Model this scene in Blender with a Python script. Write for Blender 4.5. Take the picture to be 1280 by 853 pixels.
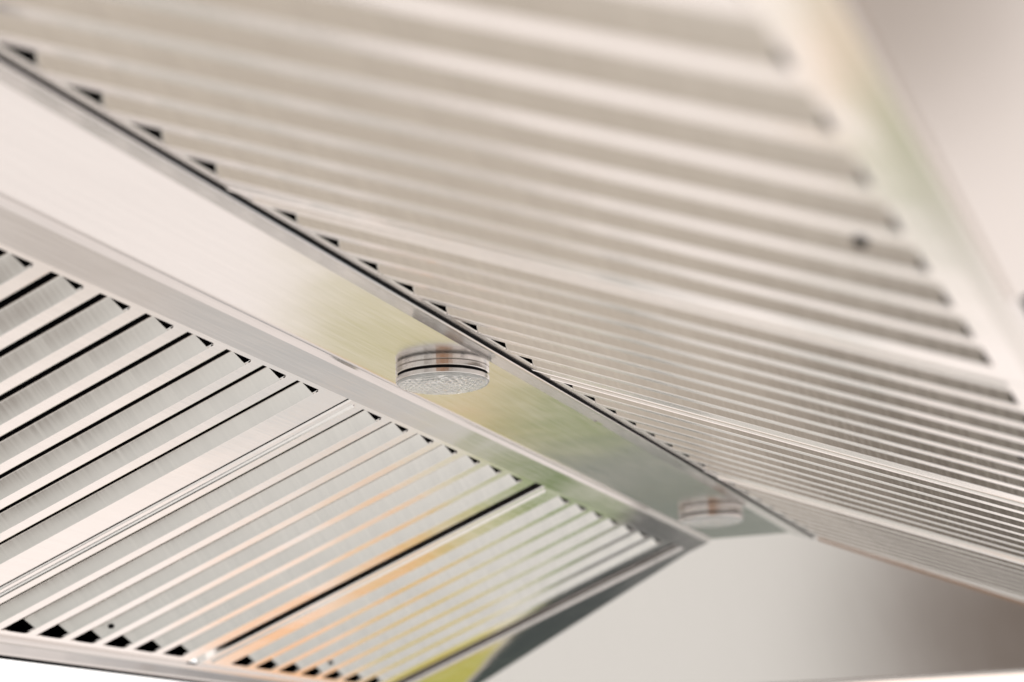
import bpy, bmesh, math, random
from math import sin, cos, pi, radians
from mathutils import Vector, Matrix
random.seed(4)
for o in list(bpy.data.objects): bpy.data.objects.remove(o)
SC = bpy.context.scene; COL = SC.collection
K = 0.05                       # one baffle pitch = 5 cm; all lengths below are in pitches

# ------------------------------------------------------------------ camera
cam_d = bpy.data.cameras.new('camera'); cam = bpy.data.objects.new('camera', cam_d); COL.objects.link(cam)
CP = Vector((9.2196, -13.2878, -6.1903))
cam.matrix_world = Matrix.Translation(CP*K) @ (Matrix.Rotation(0.3554, 4, 'Z') @ Matrix.Rotation(1.817, 4, 'X') @ Matrix.Rotation(-0.0311, 4, 'Z'))
cam_d.sensor_width = 36; cam_d.lens = 2520.84/1280*36; cam_d.clip_start = 0.01; cam_d.clip_end = 200
cam_d.dof.use_dof = True; cam_d.dof.focus_distance = 27.3*K; cam_d.dof.aperture_fstop = 6.4
SC.camera = cam
SC.view_settings.view_transform = 'Standard'; SC.view_settings.look = 'None'
SC.view_settings.exposure = 0; SC.view_settings.gamma = 1

# ------------------------------------------------------------------ world: soft surroundings, colour patches added to tint the steel's reflections
W = bpy.data.worlds.new('World'); SC.world = W; W.use_nodes = True
nt = W.node_tree; nt.nodes.clear()
wo = nt.nodes.new('ShaderNodeOutputWorld'); bg = nt.nodes.new('ShaderNodeBackground')
nt.links.new(bg.outputs[0], wo.inputs[0])
tc = nt.nodes.new('ShaderNodeTexCoord')
def wdir(az, el):
    a, e = radians(az), radians(el); return (sin(a)*cos(e), cos(a)*cos(e), sin(e))
cur = nt.nodes.new('ShaderNodeRGB'); cur.outputs[0].default_value = (1.10, 1.0, .95, 1); cur = cur.outputs[0]
def blob(az, el, r_in, r_out, colour, fac=1.0):
    """a soft round patch of the surroundings: full inside r_in degrees, gone beyond r_out"""
    global cur
    dp = nt.nodes.new('ShaderNodeVectorMath'); dp.operation = 'DOT_PRODUCT'
    nt.links.new(tc.outputs['Generated'], dp.inputs[0]); dp.inputs[1].default_value = wdir(az, el)
    mr = nt.nodes.new('ShaderNodeMapRange'); mr.interpolation_type = 'SMOOTHSTEP'
    mr.inputs['From Min'].default_value = cos(radians(r_out)); mr.inputs['From Max'].default_value = cos(radians(r_in))
    mr.inputs['To Max'].default_value = fac
    nt.links.new(dp.outputs['Value'], mr.inputs['Value'])
    mx = nt.nodes.new('ShaderNodeMix'); mx.data_type = 'RGBA'
    nt.links.new(mr.outputs[0], mx.inputs['Factor']); nt.links.new(cur, mx.inputs['A'])
    mx.inputs['B'].default_value = (*colour, 1); cur = mx.outputs['Result']
BLOBS = [
 (0, 90, 60, 95, (.75, .72, .70), 1),           # overhead
 (0, -90, 22, 60, (.88, .855, .82), 1),          # floor below
 (-60, -35, 13, 34, (.57, .50, .43), 1),        # brown-grey floor to the left
 (-42, -54, 6.5, 14.5, (.08, .062, .048), 1),         # dark patch added to darken the right slats' reflections
 (-91, -84.5, 2.2, 7.5, (.07, .03, .010), 1),  # brown patch added to darken the end panel's right side
 (0, -76, 5, 13, (.70, .69, .67), 1),
 (-24, -58, 8.5, 13.5, (.005, .02, .025), 1),       # dark teal patch added to darken reflections in the closing plate
 (-47, -67, 4, 9, (.26, .30, .26), 1),
 (180, 0, 40, 80, (.80, .76, .72), 1),
 (150, -12, 10, 30, (.42, .22, .12), 1),         # brown patch added behind for the lamp rings' reflections
 (195, -24, 3, 14, (.16, .10, .07), 1),
 (112, -10, 4, 16, (.30, .15, .07), 1),          # behind the camera
 (15, -22, 2.5, 7, (.44, .375, .33), 1),
 (25.5, -19.5, 3, 7, (.26, .33, .38), 1),
 (-11, -34, 3, 9, (.68, .61, .55), 1),
 (-30, -24, 5, 22, (1.10, 1.00, .95), 1),       # bright window light
 (-9, -28, 1.5, 6, (.72, .70, .68), 1),
 (-17, -11.5, 2, 4.6, (.32, .35, .28), 1),          # grey-green garden
 (-17, -21.3, 1.2, 3.4, (1.00, .52, .22), 1),   # orange patch reflected in the left filter strips
 (-12.2, -21.6, 1, 3, (.90, .46, .18), .95),
 (-21.2, -12.0, 1.2, 3.2, (.88, .50, .23), 1),
 (-23.6, -14.2, .5, 4.4, (.62, .56, .31), 1),
 (-18.8, -11.0, 1.2, 3.4, (.27, .33, .11), 1),
 (-8.0, -20.0, 1, 3.6, (.15, .24, .06), 1),     # foliage
 (-10, -21.0, .6, 2.0, (.42, .42, .10), .8),
 (-13.8, -18.7, 1, 3, (.50, .47, .09), 1),
 (-22, 3.5, 1.5, 3.2, (.45, .50, .12), 1),      # bushes
 (-16.5, -.3, 1, 3.5, (.22, .30, .28), .9),
 (-13, 1.5, 1, 4, (.95, .62, .42), .9),
 (-5, 13.5, 2, 6, (.14, .16, .09), 1),
 (-34, 5, 5, 9, (1.5, 1.45, 1.42), 1),
 (-8, 3.6, 2, 4, (1.5, 1.2, 1.05), 1),
]
for b in BLOBS: blob(*b)
nt.links.new(cur, bg.inputs['Color']); bg.inputs['Strength'].default_value = 1.0

# ------------------------------------------------------------------ materials
def mat(name): 
    m = bpy.data.materials.new(name); m.use_nodes = True
    return m, m.node_tree, m.node_tree.nodes['Principled BSDF']
def brushed(name, col, rough, bump=.25, sx=900, sy=14, var=.06, along='y', smudge=.06, wave=.0011, rv=.03):
    m, t, b = mat(name)
    b.inputs['Metallic'].default_value = 1
    co = t.nodes.new('ShaderNodeTexCoord')
    def noise(scale, det=3, sc=1.0):
        mp = t.nodes.new('ShaderNodeMapping'); mp.inputs['Scale'].default_value = scale
        t.links.new(co.outputs['Object'], mp.inputs[0])
        n = t.nodes.new('ShaderNodeTexNoise'); n.inputs['Scale'].default_value = sc; n.inputs['Detail'].default_value = det
        t.links.new(mp.outputs[0], n.inputs['Vector']); return n.outputs['Fac']
    s = (sx, sy, sy) if along == 'y' else (sy, sx, sx)
    fine = noise(s, 4); s2 = tuple(q*.22 for q in s); mid = noise(s2, 3)
    blot = noise((14, 9, 14), 4)
    def rng(v, a, c):
        r = t.nodes.new('ShaderNodeMapRange'); r.inputs['From Min'].default_value = .25; r.inputs['From Max'].default_value = .75
        r.inputs['To Min'].default_value = a; r.inputs['To Max'].default_value = c; t.links.new(v, r.inputs[0]); return r.outputs[0]
    def mth(op, a, c):
        q = t.nodes.new('ShaderNodeMath'); q.operation = op
        for i, z in enumerate((a, c)):
            if isinstance(z, (int, float)): q.inputs[i].default_value = z
            else: t.links.new(z, q.inputs[i])
        return q.outputs[0]
    v = mth('MULTIPLY', mth('MULTIPLY', rng(fine, 1-var, 1+var), rng(mid, 1-var*.6, 1+var*.6)), rng(blot, 1-var*.5, 1+var*.5))
    cm = t.nodes.new('ShaderNodeVectorMath'); cm.operation = 'SCALE'; cm.inputs[0].default_value = col
    t.links.new(v, cm.inputs['Scale']); t.links.new(cm.outputs[0], b.inputs['Base Color'])
    r = mth('ADD', rng(fine, rough-rv, rough+rv), rng(blot, -smudge*.5, smudge*.5)); t.links.new(r, b.inputs['Roughness'])
    bp = t.nodes.new('ShaderNodeBump'); bp.inputs['Strength'].default_value = bump; bp.inputs['Distance'].default_value = .0002
    t.links.new(mth('ADD', fine, mth('MULTIPLY', mid, 1.5)), bp.inputs['Height'])
    # slight unevenness of the rolled sheet and faint wipe marks
    wv = t.nodes.new('ShaderNodeBump'); wv.inputs['Strength'].default_value = 1; wv.inputs['Distance'].default_value = wave
    t.links.new(noise((9, 7, 9), 2), wv.inputs['Height']); t.links.new(wv.outputs[0], bp.inputs['Normal'])
    t.links.new(bp.outputs[0], b.inputs['Normal'])
    return m
def plain(name, col, rough, metal=0):
    m, t, b = mat(name)
    n = t.nodes.new('ShaderNodeTexNoise'); n.inputs['Scale'].default_value = 60; n.inputs['Detail'].default_value = 4
    r = t.nodes.new('ShaderNodeMapRange'); r.inputs['To Min'].default_value = .8; r.inputs['To Max'].default_value = 1.2
    cm = t.nodes.new('ShaderNodeVectorMath'); cm.operation = 'SCALE'; cm.inputs[0].default_value = col
    t.links.new(n.outputs['Fac'], r.inputs[0]); t.links.new(r.outputs[0], cm.inputs['Scale']); t.links.new(cm.outputs[0], b.inputs['Base Color'])
    b.inputs['Roughness'].default_value = rough; b.inputs['Metallic'].default_value = metal
    return m
M_PANEL = brushed('brushed_panel_steel', (.77, .755, .74), .15, .07, var=.035, smudge=.03)
M_TRIM = brushed('brushed_trim_steel', (.69, .67, .655), .13, .12, var=.05)
M_FRAME = brushed('filter_frame_steel', (.92, .89, .865), .13, .10, var=.03)
M_BAFFLE = brushed('filter_baffle_steel', (.88, .85, .81), .23, .014, var=.045, sx=420, sy=12)
M_WALL = brushed('satin_end_panel_steel', (.81, .78, .75), .16, .001, var=.008, smudge=.01, wave=.0001, rv=.004)
M_PLATE = brushed('closing_plate_steel', (.78, .77, .76), .09, .06, var=.02, smudge=.01)
M_DARK = plain('shade_black_interior', (.0015, .0015, .002), 1)  # near-black colour stands in for the shade behind the slots
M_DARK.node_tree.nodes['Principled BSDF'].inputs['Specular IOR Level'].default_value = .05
M_BLACK = plain('black_seal_and_gap', (.006, .006, .007), .9)  # lamp gasket black; also paints the shade in gaps
M_BLACK.node_tree.nodes['Principled BSDF'].inputs['Specular IOR Level'].default_value = .15
M_CHROME = brushed('polished_lamp_steel', (.80, .78, .76), .17, .12, var=.05, sx=200, sy=200)
M_REFL = plain('lamp_reflector', (.88, .88, .84), .35, 0)
def glass():
    m, t, b = mat('prismatic_lamp_glass')
    b.inputs['Base Color'].default_value = (.96, .98, .97, 1); b.inputs['Roughness'].default_value = .05
    b.inputs['Transmission Weight'].default_value = .70; b.inputs['IOR'].default_value = 1.48
    return m
M_GLASS = glass()

# ------------------------------------------------------------------ mesh helpers (coordinates in pitches, written in metres)
def link(name, verts, faces, m, parent, loc=Vector((0, 0, 0)), angle=4):
    me = bpy.data.meshes.new(name)
    me.from_pydata([tuple((Vector(v)-loc)*K) for v in verts], [], faces)
    bm = bmesh.new(); bm.from_mesh(me); bmesh.ops.recalc_face_normals(bm, faces=bm.faces); bm.to_mesh(me); bm.free()
    me.materials.append(m)
    me.polygons.foreach_set('use_smooth', [True]*len(me.polygons)); me.set_sharp_from_angle(angle=radians(angle))
    o = bpy.data.objects.new(name, me); COL.objects.link(o)
    if parent: o.parent = parent
    return o
class MB:
    def __init__(s): s.v = []; s.f = []
    def add(s, vs, fs):
        n = len(s.v); s.v += [tuple(q) for q in vs]; s.f += [tuple(n+i for i in f) for f in fs]
    def extrude(s, prof, fn, a, b, th, up):
        """solid sheet: open profile of 2-tuples, mapped by fn(s, p), thickness th pushed along 'up' in profile space"""
        n = len(prof); off = []
        for i in range(n):
            p0 = prof[max(i-1, 0)]; p1 = prof[min(i+1, n-1)]
            dx, dy = p1[0]-p0[0], p1[1]-p0[1]; L = math.hypot(dx, dy) or 1
            nx, ny = -dy/L, dx/L
            if (nx*up[0]+ny*up[1]) < 0 and abs(nx*up[0]+ny*up[1]) > .02: nx, ny = -nx, -ny
            off.append((prof[i][0]+nx*th, prof[i][1]+ny*th))
        ring = list(prof)+off[::-1]; m = len(ring)
        vs = [fn(a, q) for q in ring]+[fn(b, q) for q in ring]
        fs = [(i, (i+1) % m, m+(i+1) % m, m+i) for i in range(m)]
        fs += [(i, i+1, m-2-i, m-1-i) for i in range(n-1)]
        fs += [(m+m-1-i, m+m-2-i, m+i+1, m+i) for i in range(n-1)]
        s.add(vs, fs)
    def box(s, fn, a0, a1, b0, b1, c0, c1):
        vs = [fn(a, b, c) for a in (a0, a1) for b in (b0, b1) for c in (c0, c1)]
        s.add(vs, [(0, 1, 3, 2), (4, 6, 7, 5), (0, 4, 5, 1), (2, 3, 7, 6), (0, 2, 6, 4), (1, 5, 7, 3)])
    def prism(s, pts, off):
        n = len(pts); vs = [Vector(q) for q in pts]+[Vector(q)+Vector(off) for q in pts]
        s.add(vs, [tuple(range(n)), tuple(range(2*n-1, n-1, -1))]+[(i, (i+1) % n, n+(i+1) % n, n+i) for i in range(n)])
    def link(s, name, m, parent, loc=Vector((0, 0, 0)), angle=4): return link(name, s.v, s.f, m, parent, loc, angle)
def empty(name, loc, label, cat, group=None):
    o = bpy.data.objects.new(name, None); o.location = Vector(loc)*K; o.empty_display_size = .02; COL.objects.link(o)
    o['label'] = label; o['category'] = cat
    if group: o['group'] = group
    return o

# ------------------------------------------------------------------ the two filter banks
class Bank:
    def __init__(s, P0, a, side):
        s.P0 = Vector(P0); s.U = Vector((side*cos(a), 0, -sin(a))); s.H = Vector((side*sin(a), 0, cos(a)))
    def __call__(s, u, v, h): return s.P0+s.U*u+Vector((0, v, 0))+s.H*h
LB = Bank((-2.8986, 0, .1035), .3739, -1)
RB = Bank((.2738, 0, .0954), .3595, 1)
LEN = {LB: 7.35, RB: 7.56}

# ------------------------------------------------------------------ hood
hood = empty('extractor_hood', (0, 0, 0), 'large brushed stainless steel extractor hood canopy seen from below, holding the filters and both lamps', 'extractor hood')
Y0, Y1 = -16.0, 30.0
xz = lambda y, q: (q[0], y, q[1])
ZP = .334
m = MB(); m.extrude([(-2.50, ZP), (-.40, ZP)], xz, Y0, Y1, .04, (0, 1)); m.link('light_panel', M_PANEL, hood)
# flange along the left bank, parallel to it
YW = lambda z: Y1+1.1*(ZP-z)       # the end panel leans outward: its y at height z
TA = math.tan(.3739)
m = MB(); n0 = (LB(-.11, 0, -.02).x, LB(-.11, 0, -.02).z)
zf = n0[1]-.035; xf = n0[0]+.03
m.extrude([(-2.27, .40), (-2.272, .325), (-2.285, .298), (-2.34, zf+(-2.34-xf)*TA), (xf, zf), (n0[0], n0[1]-.02), (n0[0]-.02, n0[1]+.03)], xz, Y0, Y1-.02, .03, (-.3, 1))
m.link('trim_rail', M_TRIM, hood)
# lip along the right bank
m = MB(); q = RB(-.24, 0, -.035); ex, ez = q.x, q.z
m.extrude([(-.45, .40), (-.45, .325), (-.44, .295), (-.415, .275), (ex-.10, ez+.026), (ex-.06, ez+.010), (ex-.03, ez-.004), (ex-.008, ez-.006), (ex, ez+.006)], xz, Y0, Y1-.02, .02, (.3, 1))
m.link('trim_rail', M_TRIM, hood)
m = MB(); m.box(lambda a, b, c: (a, b, c), ex-.03, ex+.006, Y0, Y1-.06, ez+.004, ez+.07); m.link('black_strip', M_BLACK, hood)  # black strip along the lip's outer edge
m = MB(); m.box(lambda a, b, c: (a-.4*(c-ZP), b, c), -.43, -.36, 16.2, 16.5, ZP-.085, ZP-.058); m.link('joint_plate', M_TRIM, hood)
# lower rails, one per bank
for B, n, w in ((LB, LEN[LB], 1), (RB, LEN[RB], .42)):
    m = MB()
    if B is RB:
        r0 = n+.26; m.extrude([(r0, .03), (r0, .0), (r0+.01, -.012), (r0+.20, -.012), (r0+.22, .0), (r0+.22, .10)], lambda y, q: B(q[0], y, q[1]), Y0, 33.5, .03, (0, 1))
        m.link('lower_rail', M_WALL, hood); continue
    r0 = n+(.17 if B is LB else .26); g = lambda a: r0+a*w
    m.extrude([(g(0), .03), (g(0), -.02), (g(.02), -.05), (g(.06), -.05), (g(.08), -.02), (g(.10), .0), (g(.18), .0), (g(.19), .05), (g(.25), .06), (g(.30), .05), (g(.42), -.045), (g(.47), -.065), (g(.51), -.05), (g(.53), .0), (g(.53), .30)],
              lambda y, q: B(q[0], y, q[1]), Y0, 33.5, .03, (0, 1))
    m.link('lower_rail', M_TRIM, hood)
    m = MB(); m.box(B, r0+.535, r0+.60, Y0, 33.5, -.06, .10); m.link('black_strip', M_BLACK, hood)  # black strip along the rail's outer edge
# rib and closing plate between the last filters and the leaning end panel
for B, ua in ((LB, -.42), (RB, -.22)):
    fn = lambda u, q, B=B: B(u, q[0], q[1]); ue = LEN[B]+.17
    vs = 29.74 if B is LB else 29.92
    if B is LB:
        m = MB(); m.box(B, ua+.3, LEN[B]+.05, 28.875, 29.45, .055, .10); m.link('black_strip', M_BLACK, hood)  # black strip added to paint the shade in the end gap
        m = MB(); m.extrude([(29.22, .05), (29.225, .03), (29.26, .025), (29.29, .03), (29.30, .05)], fn, ua, ue, .01, (0, 1)); m.link('end_rib', M_TRIM, hood)
        m = MB(); m.extrude([(29.44, .10), (29.44, .0), (29.47, -.03), (29.56, -.045), (29.66, -.045), (29.74, -.02), (29.76, .012)], fn, ua, ue, .03, (0, 1))
        m.link('end_rib', M_TRIM, hood)
    m = MB(); pts = [B(ua, vs, .0), B(ue, vs, .0)]; a, b = B(ua, 0, 0), B(ue, 0, 0)
    m.prism([pts[0], pts[1], Vector((b.x, YW(b.z)+.05, b.z)), Vector((a.x, YW(a.z)+.05, a.z))], B.H*.03)
    m.link('closing_plate', M_PLATE, hood)
m = MB(); m.box(LB, -.4, LEN[LB]+.15, 12.378, 12.442, .03, .12); m.link('black_strip', M_BLACK, hood)  # black strip added to darken the gap between two filters
# end panel closing the far end of the hood, leaning outward
Zb = -2.685
P = lambda x, z, d=0: (x, YW(z)+d, z)
xe = lambda B, z: B.P0.x+(B.P0.z-z)/math.tan(math.asin(-B.U.z))*(1 if B is RB else -1)
m = MB()
m.prism([P(-2.30, ZP), P(-.46, ZP), P(xe(RB, .15), .15), P(xe(RB, Zb), Zb), P(xe(LB, Zb), Zb), P(xe(LB, .15), .15)], (0, .04, .036))
m.link('end_panel', M_WALL, hood)
m = MB(); yb = YW(Zb)
m.extrude([(yb+.06, Zb+.05), (yb-.02, Zb+.03), (yb-.035, Zb+.0), (yb-.02, Zb-.035), (yb+.02, Zb-.05), (yb+.06, Zb-.03)], lambda x, q: (x, q[0], q[1]), xe(LB, Zb), xe(RB, Zb), .015, (1, 0)); m.link('hem', M_TRIM, hood)
a, b = RB(-.2, 0, -.03), RB(7.9, 0, -.03)
m = MB(); vv = Vector((0, -.09, 0))
m.prism([(a.x, YW(a.z)-.01, a.z), (b.x, YW(b.z)-.01, b.z), (b.x, YW(b.z)-.10, b.z), (a.x, YW(a.z)-.10, a.z)], RB.H*.025); m.link('corner_bead', M_TRIM, hood)
# outer side panel beyond the right bank
m = MB(); q0 = RB(LEN[RB]+.485, 0, .02)
m.extrude([(q0.x, q0.z+.05), (q0.x+.02, q0.z), (q0.x+5, q0.z+2.5)], xz, Y0, .25, .04, (0, 1)); m.link('side_panel', M_WALL, hood)
bl = lambda u, h=0: (LB(u, 0, h).x, LB(u, 0, h).z)
br = lambda u, h=0: (RB(u, 0, h).x, RB(u, 0, h).z)
# closed duct box above the filters, keeps the inside dark
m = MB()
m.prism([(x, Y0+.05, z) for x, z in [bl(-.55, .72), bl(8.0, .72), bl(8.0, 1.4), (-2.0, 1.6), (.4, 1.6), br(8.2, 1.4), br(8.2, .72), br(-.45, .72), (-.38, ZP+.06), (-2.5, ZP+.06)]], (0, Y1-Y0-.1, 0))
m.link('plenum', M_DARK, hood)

# ------------------------------------------------------------------ filters
SLAT = [(-.268, .170), (-.267, .156), (-.262, .146), (-.245, .134), (-.004, .005)]
ROLL_NEAR = [(.004, .02), (0, .006), (.005, 0)]
ROLL_FAR = [(.265, 0), (.275, .0015), (.345, .029), (.372, .05), (.388, .09), (.392, .15)]
def make_filter(B, t0, n, s, e, label, hole=None):
    fn3 = lambda v, q: B(v, q[0], q[1]); n_u = LEN[B]; ua = -.42 if B is LB else -.30; ub = n_u+(.18 if B is LB else .27); i0 = .12 if B is LB else .02
    base = B(n_u/2, (s+e)/2, 0)
    f = empty('baffle_filter', base, label, 'filter', 'baffle filters in the two sloping banks')
    fr = MB()
    # bands at both ends of the channels
    for u0, u1 in ((ua, 0), (n_u, ub)):
        fr.extrude([(s+.005, .3), (s+.005, .02), (s+.02, .004), (s+.04, 0), (e-.04, 0), (e-.02, .004), (e-.005, .02), (e-.005, .3)], fn3, u0, u1, .02, (0, 1))
    # near side band with a pressed rib, far side band
    fr.extrude([(s+.005, .3), (s+.005, .02), (s+.02, .004), (s+.04, 0), (s+.19, 0), (s+.215, -.022), (s+.245, -.03), (s+.275, -.022), (s+.30, 0)]+[(t0-1+a, h) for a, h in ROLL_FAR], fn3, 0, n_u, .02, (0, 1))
    fr.extrude([(t0+n-1+a, h) for a, h in ROLL_NEAR]+[(e-.04, 0), (e-.02, .004), (e-.005, .02), (e-.005, .3)], fn3, 0, n_u, .02, (0, 1))
    for k in range(n-1):
        fr.extrude([(t0+k+a, h) for a, h in ROLL_NEAR+ROLL_FAR], fn3, 0, n_u, .02, (0, 1))
    # rounded corners of the slots
    r = .07
    for k in range(n):
        va, vb = t0+k-1+.385, t0+k-.005
        for (uc, su) in ((0, 1), (n_u, -1)):
            for (vc, sv, hh) in ((vb, -1, .0),):
                rr = r if sv < 0 else .11
                pts = [B(uc, vc, .001)]
                for i in range(6):
                    a = pi/2*i/5
                    pts.append(B(uc+su*rr*(1-sin(a)), vc+sv*rr*(1-cos(a)), .001))
                fr.prism(pts, B.H*.02)
    fr.link('frame', M_FRAME, f, base)
    # channels behind the slots
    proto = None
    for k in range(n):
        if proto is None:
            mb = MB(); mb.extrude([(t0+a, h) for a, h in SLAT], fn3, i0, n_u-(.19 if B is LB else .10), .02, (.3, 1))
            o = proto = mb.link('baffle', M_BAFFLE, f, base, 12)
        else:
            o = proto.copy(); COL.objects.link(o); o.parent = f; o.location = (0, k*K, 0)
        if hole == k:
            hb = MB(); w = Vector((0, .13, 0))-B.H*.075; w.normalize(); c = B(n_u-.50, t0-.155, .085); nn = B.U.cross(w)
            if nn.z > 0: nn = -nn
            hb.prism([c+nn*.012+B.U*.055*cos(a)+w*.055*sin(a) for a in [2*pi*i/16 for i in range(16)]], -nn*.01)
            hb.link('drain_hole', M_BLACK, o, base)
    # case behind, coloured near-black for the shade inside
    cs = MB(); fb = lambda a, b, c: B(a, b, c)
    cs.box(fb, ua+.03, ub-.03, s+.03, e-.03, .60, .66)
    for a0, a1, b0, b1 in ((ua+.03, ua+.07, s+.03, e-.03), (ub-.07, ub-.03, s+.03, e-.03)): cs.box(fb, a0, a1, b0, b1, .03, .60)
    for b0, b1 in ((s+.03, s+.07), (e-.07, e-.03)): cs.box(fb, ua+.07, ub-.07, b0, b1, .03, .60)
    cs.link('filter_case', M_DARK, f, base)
    return f
make_filter(LB, 4.60, 8, 3.25, 12.375, 'nearest left bank filter with wide black slots, left of the sharp lamp', 3)
make_filter(LB, 13.73, 7, 12.445, 20.22, 'middle filter of the left bank, ending at the wide black gap', 3)
make_filter(LB, 22.30, 7, 20.62, 28.85, 'farthest filter of the left bank, with green and orange reflections, against the end panel', 3)
make_filter(RB, -4.13, 8, -5.42, 3.37, 'blurred nearest filter of the right bank, across the top of the picture', 4)
make_filter(RB, 4.56, 8, 3.40, 12.06, 'right bank filter opposite the near lamp, second from the camera', 4)
make_filter(RB, 13.21, 8, 12.09, 20.85, 'right bank filter with fine closely spaced lines, second from the far end', 4)
make_filter(RB, 22.30, 8, 20.89, 29.88, 'farthest filter of the right bank, narrow beige sliver beside the end panel', 3)

# ------------------------------------------------------------------ lamps
def lathe(mb, prof, c, seg=64, close=False):
    n = len(prof); vs = []
    for i in range(seg):
        a = 2*pi*i/seg
        for r, z in prof: vs.append((c[0]+r*cos(a), c[1]+r*sin(a), c[2]+z))
    fs = []
    m_ = n if close else n-1
    for i in range(seg):
        j = (i+1) % seg
        for k in range(m_): fs.append((i*n+k, i*n+(k+1) % n, j*n+(k+1) % n, j*n+k))
    mb.add(vs, fs)
def make_lamp(y, label):
    c = Vector((-1.262, y, ZP)); R = .656
    t = empty('hood_lamp', c, label, 'lamp', 'round lamps on the light panel')
    b = MB(); lathe(b, [(R-.10, -.001), (R-.012, -.001), (R, -.012), (R, -.072), (R-.012, -.082), (R-.10, -.082)], c, 72, True); b.link('base_ring', M_CHROME, t, c)
    b = MB(); lathe(b, [(R-.11, -.0825), (R-.028, -.0825), (R-.028, -.1185), (R-.11, -.1185)], c, 72, True); b.link('gasket', M_BLACK, t, c)
    b = MB(); lathe(b, [(R-.10, -.119), (R-.012, -.119), (R, -.128), (R, -.182), (R-.008, -.190), (R-.03, -.191), (R-.03, -.17), (R-.10, -.17)], c, 72, True); b.link('bezel', M_CHROME, t, c)
    b = MB(); lathe(b, [(.001, -.03), (.18, -.035), (.35, -.06), (R-.12, -.13), (R-.11, -.15)], c, 64); b.link('reflector', M_REFL, t, c)
    # pressed glass: concentric ribs crossed by radial flutes
    NR, NS = 44, 180; vs = []; fs = []
    for i in range(NR+1):
        r = (R-.008)*i/NR
        for k in range(NS):
            a = 2*pi*k/NS; rr = r/(R-.008)
            z = -.214-.062*(1-rr**3)+(.022*max(0, (rr-.96)/.04)**2)
            if rr < .93: z += .0028*(cos(2*pi*r*cos(a)/.085)+cos(2*pi*r*sin(a)/.10))+.0018*cos(2*pi*rr*9)
            vs.append((c.x+r*cos(a), c.y+r*sin(a), c.z+z))
    n1 = len(vs)
    for i in range(NR+1):
        r = (R-.008)*i/NR
        for k in range(NS):
            a = 2*pi*k/NS; vs.append((c.x+r*cos(a), c.y+r*sin(a), c.z-.165-.035*(1-(r/(R-.008))**2)))
    for i in range(NR):
        for k in range(NS):
            k2 = (k+1) % NS; q = (i*NS+k, i*NS+k2, (i+1)*NS+k2, (i+1)*NS+k)
            fs.append(q); fs.append(tuple(n1+w for w in q[::-1]))
    for k in range(NS):
        k2 = (k+1) % NS; fs.append((NR*NS+k, NR*NS+k2, n1+NR*NS+k2, n1+NR*NS+k))
    link('lens', vs, fs, M_GLASS, t, c, 60)
    return t
make_lamp(12.12, 'round steel lamp with ribbed glass lens in sharp focus on the light panel')
make_lamp(26.27, 'smaller blurred round lamp at the far end of the light panel')
SC.render.engine = 'CYCLES'
